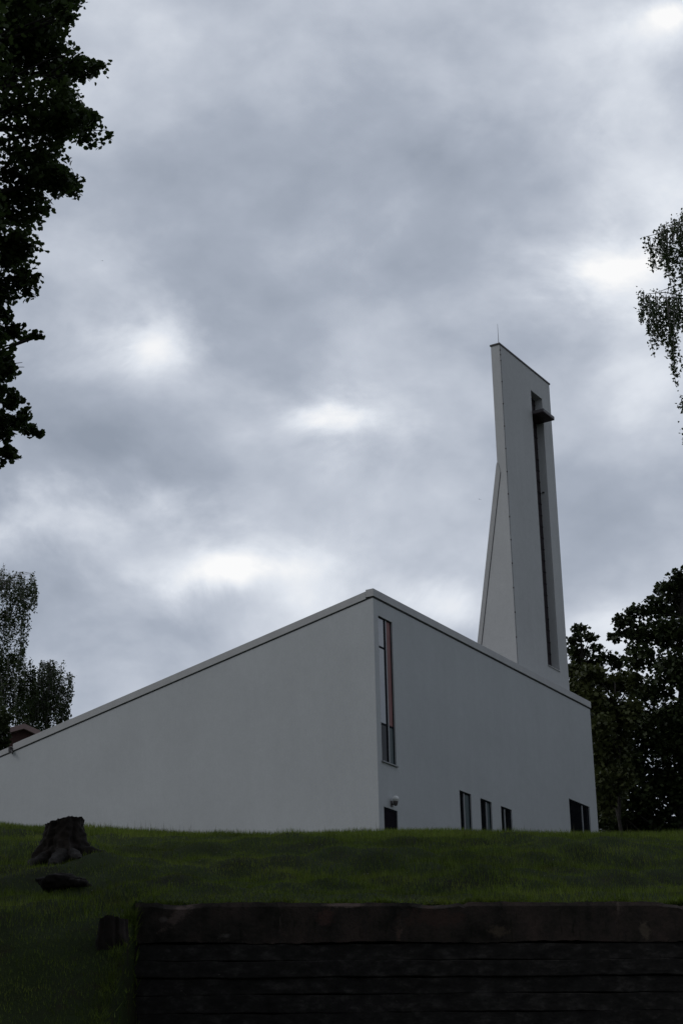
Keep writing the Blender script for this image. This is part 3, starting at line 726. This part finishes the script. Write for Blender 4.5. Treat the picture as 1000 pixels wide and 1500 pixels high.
def tree(name, base, top, trunk_r, clumps, leafsize, shape, mat, bark, label, density, group=None, seed=1, sub=True, fork=.45, extra=None, subr=.32):
    """clumps: (centre, radii). trunk + limbs reach every clump."""
    root = empty(name, base); tag(root, label, 'tree', group)
    B = Vector(base); T = Vector(top); rr = random.Random(seed)
    t = MB(); tp = limb(t, Vector((0, 0, -.4)), T - B, trunk_r, trunk_r * .22, seed, 0, 10, 12, .014)
    C = []
    for i, (c, r) in enumerate(clumps):
        c = np.asarray(c, float); r = np.asarray(r, float) if np.ndim(r) else np.full(3, float(r))
        vol = r[0] * r[1] * r[2]; area = (r[0] * r[2] + r[0] * r[1] + r[1] * r[2]) * math.pi / 3
        n = int(density * area / (leafsize ** 2 * .55)) + 6
        C.append(blob(c, r, n, max(8, int(n / 22)) if sub else 0, subr))
        cb = Vector(c) - B
        # nearest lower trunk point
        hz = cb.z - rr.uniform(.5, 1.2) * max(.4, (cb.xy - tp[len(tp) // 2].xy).length * fork)
        k = min(range(len(tp)), key=lambda q: abs(tp[q].z - hz)); k = max(2, min(k, len(tp) - 2))
        Ln = (cb - tp[k]).length
        lr = min(trunk_r * .38, .018 * Ln + .012)
        lp = limb(t, tp[k], cb, lr, .008, seed * 77 + i, .06)
        for q in range(4):
            d = unit(1)[0] * r * .8; d[2] = abs(d[2]) * .4
            limb(t, lp[4 + q % 2], cb + Vector(d), .010 + lr * .15, .004, seed * 99 + i * 5 + q, .03, 3, 5)
    if extra is not None: C.append(extra)
    t.build('trunk', bark, root, smooth=True)
    C = np.concatenate(C) - np.array(base)
    v, k = leaves(C, leafsize, shape); poly_mesh('crown', v, k, mat, root)
    return root

# the big maple on the near left
D = 24.0; mp_ = D / F_PX * 1.13
mc = []
for (px, py, rx, ry) in [(20, 20, 80, 75), (-40, 110, 110, 90), (52, 78, 62, 38), (60, 60, 40, 32), (118, 96, 40, 20), (92, 112, 38, 26), (60, 165, 62, 52), (100, 160, 30, 24),
                         (130, 190, 32, 25), (100, 185, 38, 30), (38, 240, 60, 45), (100, 268, 28, 20), (70, 262, 36, 26), (20, 300, 55, 32), (-40, 330, 60, 60), (30, 362, 33, 24), (0, 372, 40, 28),
                         (30, 412, 28, 26), (-15, 425, 42, 34), (0, 462, 20, 16), (-25, 500, 42, 40), (22, 487, 30, 9), (48, 492, 14, 7), (14, 535, 26, 20), (-6, 545, 26, 26), (6, 585, 24, 22),
                         (25, 612, 24, 20), (44, 628, 20, 10), (0, 628, 30, 26), (8, 668, 20, 14), (-20, 672, 26, 20), (90, 25, 26, 24), (70, -15, 60, 45), (100, -5, 20, 20)]:
    c = at(px + 3, py, D + RNG.uniform(-.5, .8)); mc.append((c, (rx * mp_, max(rx, ry) * mp_ * 1.1, ry * mp_)))
for (px, py, R, dy) in [(-150, 0, 1.7, .6), (-170, 180, 1.8, -1), (-140, 330, 1.4, 1), (-150, 480, 1.3, 0), (-130, 620, 1.1, -.5), (-110, 200, 1.2, 1.2), (-100, 60, 1.2, -1.4), (-340, 100, 2.6, 2), (-340, 400, 2.4, -2),
                        (-330, -120, 2.3, 0), (-180, -160, 1.8, 1), (-40, -130, 1.3, 0), (60, -110, 1.0, 1), (-560, 250, 2.5, 0), (-250, 650, 1.7, 1.5), (-320, 300, 2.4, -4.5), (-280, 0, 2.3, -4.2), (-420, 500, 2.2, -5)]:
    mc.append((at(px, py, D + dy), (R, R, R * .85)))
for c, r in [((-6.6, 15, 9), 2.4), ((-6.4, 12, 8.5), 2.6), ((-6.2, 18, 8.2), 1.9), ((-6.6, 9, 9.5), 2.8), ((-5.9, 20.5, 8.4), 1.4), ((-7.5, 22, 8.0), 2.0)]: mc.append((c, (r, r, r * .8)))  # crown clumps out of view, added to shade the bank
mbase = at(-330, 1330, 24.5); mbase[2] = float(terrain(mbase[0], mbase[1]))
mtop = at(-250, -120, D)
tree('maple_tree', tuple(mbase), tuple(mtop), .36, mc, .088, 'maple', M['maple'], M['bark'], 'big dark maple with ragged leafy branches reaching in beside the sky', 4.6, seed=3, subr=.42)

# birches: hanging strands
def birch(name, base, top, trunk_r, twigs, leafsize, label, density, seed, mat, cl=(), group=None, spread=.06, cdens=1.0):
    root = empty(name, base); tag(root, label, 'tree', group)
    B = Vector(base); T = Vector(top); rr = random.Random(seed); t = MB()
    tp = limb(t, Vector((0, 0, -.4)), T - B, trunk_r, trunk_r * .2, seed, 0, 10, 10, .012); C = []
    for i, (p, ln) in enumerate(twigs):
        p = Vector(p) - B
        if i % (9 if ln < 2.2 and trunk_r < .19 else 4) == 0:
            k = min(range(2, len(tp) - 1), key=lambda q: abs(tp[q].z - (p.z - .25 * (p.xy - tp[q].xy).length)))
            limb(t, tp[k], p, .012 + trunk_r * .10, .004, seed * 31 + i, rr.uniform(.04, .22), 7, 5)
        dx, dy = rr.uniform(-.10, .10) * ln, rr.uniform(-.1, .1) * ln
        pts = [p + Vector((dx * s * s + .02 * ln * math.sin(5 * s + i), dy * s * s, -ln * s)) for s in (0, .25, .5, .75, 1)]
        t.tube(pts, [.004 + leafsize * .03, .004 + leafsize * .02, .003 + leafsize * .01, .003, .002], 4)
        n = max(3, int(ln * density)); s = RNG.uniform(0, 1, n) ** .9
        q = np.stack([np.array(p)[None, :].repeat(n, 0)[:, 0] + dx * s * s + .02 * ln * np.sin(5 * s + i), p.y + dy * s * s, p.z - ln * s], -1)
        wd = spread * (1.1 - .7 * s)[:, None]
        C.append(q + RNG.normal(size=(n, 3)) * wd * np.array([1, 1, .6]))
    for c, r in cl:
        r = np.asarray(r, float); n = int(cdens * math.pi * r[0] * r[2] / (leafsize ** 2 * .35)); C.append(blob(np.asarray(c) - np.array(base), r, n, max(5, n // 25), .3))
    t.build('trunk', M['birchbark'] if trunk_r > 0 else M['bark'], root, smooth=True)
    v, k = leaves(np.concatenate(C), leafsize, 'birch', .9); poly_mesh('crown', v, k, mat, root)
    return root
D2 = 27.0; m2 = D2 / F_PX
tw2 = []
rr = random.Random(21)
for (px, py, ln, cnt, jx) in [(941, 432, 66, 5, 5), (949, 438, 100, 6, 5), (955, 440, 90, 4, 4), (963, 434, 95, 6, 5), (972, 436, 88, 6, 5), (978, 440, 150, 6, 3), (983, 445, 168, 3, 2), (988, 436, 78, 6, 5), (996, 440, 60, 6, 6), (1000, 580, 32, 4, 3),
                              (1003, 625, 38, 3, 3), (953, 350, 60, 4, 5), (965, 340, 75, 7, 6), (978, 330, 95, 8, 7), (990, 322, 100, 9, 7), (1002, 318, 120, 10, 8), (972, 370, 50, 5, 6), (946, 348, 30, 2, 3), (996, 380, 75, 5, 6), (984, 400, 40, 3, 5)]:
    for q in range(cnt):
        p = at(px + rr.uniform(-jx, jx), py + rr.uniform(-8, 8), D2 + rr.uniform(-.5, .5)); tw2.append((p, ln * m2 * rr.uniform(.6, 1.0)))
for q in range(420):      # the rest of the crown round the trunk
    y = rr.uniform(150, 640); hw = 150 * math.sin(math.pi * min(1, (y - 90) / 620)) ** .6
    p = at(max(1010, 1165 + rr.uniform(-hw, hw)), y, D2 + .6 + rr.uniform(-1.6, 1.6) * hw / 150); tw2.append((p, rr.uniform(.5, 1.5)))
b2 = at(1210, 1330, 27.5); b2[2] = float(terrain(b2[0], b2[1]))
birch('birch_tree', tuple(b2), tuple(at(1130, 180, D2)), .17, tw2, .058, 'birch with thin hanging leafy twigs opposite the tower, high at the sky edge', 66, 4, M['birch'], spread=.05)

D3 = 105.0; m3 = D3 / F_PX
def far_birch(base_px, top_px, regions, n, label, seed, D, dens=12, cl=()):
    rr = random.Random(seed); tw = []
    for (x0, x1, y0, y1, l0, l1, cnt) in regions:
        for q in range(cnt):
            p = at(rr.uniform(x0, x1), rr.uniform(y0, y1), D + rr.uniform(-1.6, 1.6)); tw.append((p, rr.uniform(l0, l1) * m3))
    b = at(base_px, 1100, D); b[2] = float(terrain(b[0], b[1]))
    birch('birch_tree', tuple(b), tuple(at(*top_px, D)), .2, tw, .17, label, dens, seed, M['birch'], [(at(px, py, D), (rx * m3, rx * m3, ry * m3)) for px, py, rx, ry in cl], 'birches behind the church roof', .10, 1.3)
far_birch(-8, (-6, 818), [(-40, 8, 822, 850, 25, 60, 60), (8, 53, 838, 858, 20, 55, 70), (-40, 44, 870, 920, 30, 60, 100), (-40, 38, 920, 990, 30, 60, 110), (30, 54, 855, 880, 12, 30, 26), (-40, 25, 985, 1040, 30, 50, 90)], 0,
          'taller birch with drooping foliage behind the low end of the church roof', 6, D3, 13, [(-20, 900, 36, 50), (-15, 990, 40, 50), (-10, 1050, 40, 40), (5, 1000, 26, 60), (30, 1035, 24, 40), (22, 985, 20, 40), (45, 1015, 16, 30), (20, 905, 20, 36), (38, 880, 12, 22), (46, 985, 14, 26), (38, 1005, 18, 30), (30, 960, 14, 24)])
far_birch(72, (74, 966), [(58, 95, 966, 980, 18, 45, 46), (46, 104, 980, 1010, 25, 50, 80), (44, 103, 1005, 1045, 25, 60, 120), (96, 108, 985, 1000, 15, 40, 10), (25, 60, 1000, 1040, 25, 40, 60)], 0,
          'smaller rounded birch rising just above the sloping church roof', 7, D3 + 3, 14, [(72, 1000, 24, 30), (56, 1035, 34, 34), (84, 1035, 22, 28), (50, 1060, 30, 18), (90, 1010, 13, 24), (76, 1056, 26, 16)])

# dark broadleaved trees at the far right
D4 = 96.0; m4 = D4 / F_PX
def broad(name, base_px, top_px, D, cl, leafsize, mat, label, dens, seed, tr=.35, grp='trees beside the far end of the church'):
    k = D / F_PX; cs = []
    for (px, py, rx, ry) in cl:
        c = at(px, py, D + RNG.uniform(-1.5, 1.5)); cs.append((c, (rx * k, (rx + ry) / 2 * k, ry * k)))
    b = at(base_px, 1200, D); b[2] = float(terrain(b[0], b[1]))
    tree(name, tuple(b), tuple(at(*top_px, D)), tr, cs, leafsize, 'clump', mat, M['bark'], label, dens, grp, seed, True, .6, None, .5)
broad('oak_tree', 985, (1000, 860), 98, [(1000, 850, 26, 18), (983, 862, 22, 16), (965, 862, 12, 9), (1010, 880, 50, 36), (962, 892, 30, 20), (930, 897, 22, 13), (910, 915, 20, 15), (905, 932, 17, 10), (945, 925, 36, 24), (985, 930, 36, 30),
      (1030, 930, 50, 40), (940, 965, 30, 24), (985, 985, 40, 34), (1030, 990, 40, 40), (955, 1015, 36, 26), (1000, 1050, 42, 34), (960, 1085, 36, 32), (925, 1060, 28, 34), (1010, 1115, 40, 36), (965, 1140, 34, 28), (925, 1120, 28, 34), (900, 1170, 30, 40), (950, 1190, 36, 30), (1000, 1180, 40, 34), (893, 1110, 22, 40), (1060, 1050, 50, 60), (1060, 1160, 50, 50), (880, 1195, 30, 28), (985, 1085, 34, 34), (990, 1150, 40, 34), (940, 1165, 30, 30), (970, 1215, 50, 26), (920, 1210, 40, 26), (1020, 1215, 40, 30), (945, 1050, 26, 26), (900, 1140, 26, 30), (1015, 1060, 36, 36), (975, 1055, 26, 26), (900, 1216, 24, 12), (885, 1212, 14, 14)],
      .24, M['oak'], 'tallest dark oak, filling the edge beside the far end of the church', 5.5, 12)
broad('oak_tree', 846, (850, 930), 112, [(850, 922, 15, 10), (842, 935, 16, 12), (862, 934, 14, 10), (872, 950, 12, 9), (848, 955, 20, 14), (835, 960, 14, 18), (872, 968, 18, 12), (850, 980, 24, 16), (890, 962, 16, 9), (905, 975, 18, 13), (838, 990, 16, 14)],
      .25, M['oak'], 'small topped oak showing between the tower and the taller oak', 4.6, 13, .25)
broad('lime_tree', 905, (900, 1000), 92, [(850, 1000, 22, 18), (880, 998, 28, 18), (910, 1005, 24, 20), (862, 1025, 28, 22), (895, 1040, 30, 26), (880, 1075, 24, 34), (920, 1045, 22, 26), (840, 1020, 20, 20), (885, 1120, 22, 36), (890, 1170, 26, 34), (930, 1000, 18, 16), (868, 1060, 14, 24), (876, 1095, 16, 26), (880, 1150, 16, 30), (845, 985, 24, 16), (872, 985, 22, 14), (905, 1085, 22, 30), (910, 1140, 24, 30)],
      .22, M['lime'], 'lower olive green lime tree close behind the corner of the church', 7.0, 14, .13)

broad('hazel_tree', -8, (-5, 1030), 88, [(2, 1052, 16, 22), (-12, 1040, 20, 26), (6, 1080, 13, 22), (-10, 1085, 22, 24), (-2, 1105, 20, 20), (-30, 1070, 26, 40)],
      .2, M['oak'], 'low dark hazel hiding the near end of the red brown house', 5.0, 15, .12, None)

# unseen leaf belt and canopy added to shade the foreground; far trees for window reflections
def shade_woods():
    C = []
    for i in range(26):
        x = -32 + 64 * i / 25 + RNG.uniform(-1.5, 1.5); y = -9 - RNG.uniform(0, 5); h = RNG.uniform(11, 17)
        for z in np.arange(1.5, h, 2.3):
            r = 2.6 * (1 - .5 * abs(z / h - .45)); C.append(blob((x + RNG.uniform(-.6, .6), y, z), (r, r, 1.7), 170))
    for i in range(20):
        C.append(blob((RNG.uniform(-13, 13), RNG.uniform(-8, .5), RNG.uniform(12, 17)), (2.6, 2.6, 1.3), 190))  # overhead canopy, added to cut the sky light on wall and bank
    for i in range(36):      # the wood goes on beyond the far end of the church
        x = 27 + 30 * i / 35 + RNG.uniform(-1.5, 1.5); y = 74 + .92 * (x - 27) + RNG.uniform(-3, 17); g = float(terrain(x, y)); h = RNG.uniform(7.6, 9.2) + .05 * (x - 27)
        for z in np.arange(1.0, h, 2.3):
            r = 2.9 * (1 - .5 * abs(z / h - .45)); C.append(blob((x + RNG.uniform(-.6, .6), y, g + z), (r, r, 1.7), 190))
    v, k = leaves(np.concatenate(C), .62, 'clump'); o = poly_mesh('shade_woods', v, k, M['wood'])
    tag(o, 'unseen leafy belt added to shade the foreground, with trees reflected in the windows', 'shade_woods', kind='stuff')
shade_woods()

# ------------------------------------------------------------------ house behind the low end of the roof
M["redwood"] = simple("red_brown_boards", (.062, .030, .024), .8, 0, .25, 2)
M['tile'] = simple('roof_sheet', (.25, .18, .17), .7, 0, .15, 1)
def house():
    D5 = 92.0; k = D5 / F_PX
    c = at(36, 1062, D5); gz = float(terrain(c[0], c[1])); top = c[2] - gz
    root = empty('house', (c[0], c[1], gz), .15); tag(root, 'low red brown house with a pale roof edge under the birches', 'house')
    hw = 42 * k / 2; b = MB()
    b.prism([(-hw, -1), (hw, -1), (hw, top - .62), (0, top - .26), (-hw, top - .5)], 1, 0, 7); b.build('wall', M['redwood'], root)
    r = MB()
    r.prism([(-hw - .12, top - .52), (0, top - .26), (0, top), (-hw - .12, top - .26)], 1, -.3, 7.3); r.prism([(.0, top - .26), (hw + .12, top - .64), (hw + .12, top - .36), (.0, top)], 1, -.3, 7.3)
    ro = r.build('roof', M['tile'], root)
    ch = MB(); x = 25 * k; ch.box((x - .28, 2.0, top - 1.2), (x + .28, 2.6, top + .12)); ch.box((x - .33, 1.95, top + .12), (x + .33, 2.65, top + .2)); ch.build('chimney', M['redwood'], ro)
    wn = MB(); wn.box((-.5, -.03, top - 2.3), (.5, .05, top - 1.2)); wo = wn.build('window', M['frame'], root)
    pn = MB(); pn.box((-.42, -.04, top - 2.22), (.42, -.032, top - 1.28)); pn.build('pane', M['glass_dark'], wo)
house()

# ------------------------------------------------------------------ birds far up
M['bird'] = simple('bird_feathers', (.02, .02, .022), .8)
def bird(pos, span, rz, label):
    b = MB(); s = span / 2
    b.tube([(0, -.30 * s, 0), (0, -.15 * s, .02 * s), (0, .15 * s, 0), (0, .45 * s, -.02 * s)], [.03 * s, .10 * s, .09 * s, .02 * s], 8)
    for d in (-1, 1):
        for p, q in (((0, .06), (.45, .22)), ((.45, .22), (1.0, .05))):
            (x0, z0), (x1, z1) = p, q; w0, w1 = .16 * (1 - x0 * .6), .16 * (1 - x1 * .75)
            n = len(b.v)
            b.v += [(d * x0 * s, -w0 * s, z0 * s), (d * x1 * s, (-w1 + .12 * x1) * s, z1 * s), (d * x1 * s, (w1 + .12 * x1) * s, z1 * s), (d * x0 * s, w0 * s, z0 * s)]
            b.v += [(x, y, z - .03 * s) for x, y, z in b.v[n:n + 4]]
            for f in ((0, 1, 2, 3), (7, 6, 5, 4), (0, 4, 5, 1), (2, 6, 7, 3), (1, 5, 6, 2), (3, 7, 4, 0)): b.f.append(tuple(n + i for i in f)); b.m.append(0)
    o = b.build('bird', M['bird'], None, smooth=True); o.location = tuple(pos); o.rotation_euler = (.2, .1, rz)
    tag(o, label, 'bird', 'birds in the sky')
bird(at(702, 731.5, 120), .26, .4, 'tiny dark bird flying beside the narrow bell tower')
bird(at(150, 382, 120), .24, -.3, 'tiny dark bird flying near the maple branches')

# ------------------------------------------------------------------ output
vs = scene.view_settings; vs.view_transform = 'Standard'; vs.look = 'None'; vs.gamma = 1; vs.exposure = 0; vs.use_curve_mapping = False
scene.cycles.max_bounces = 6; scene.cycles.transparent_max_bounces = 4
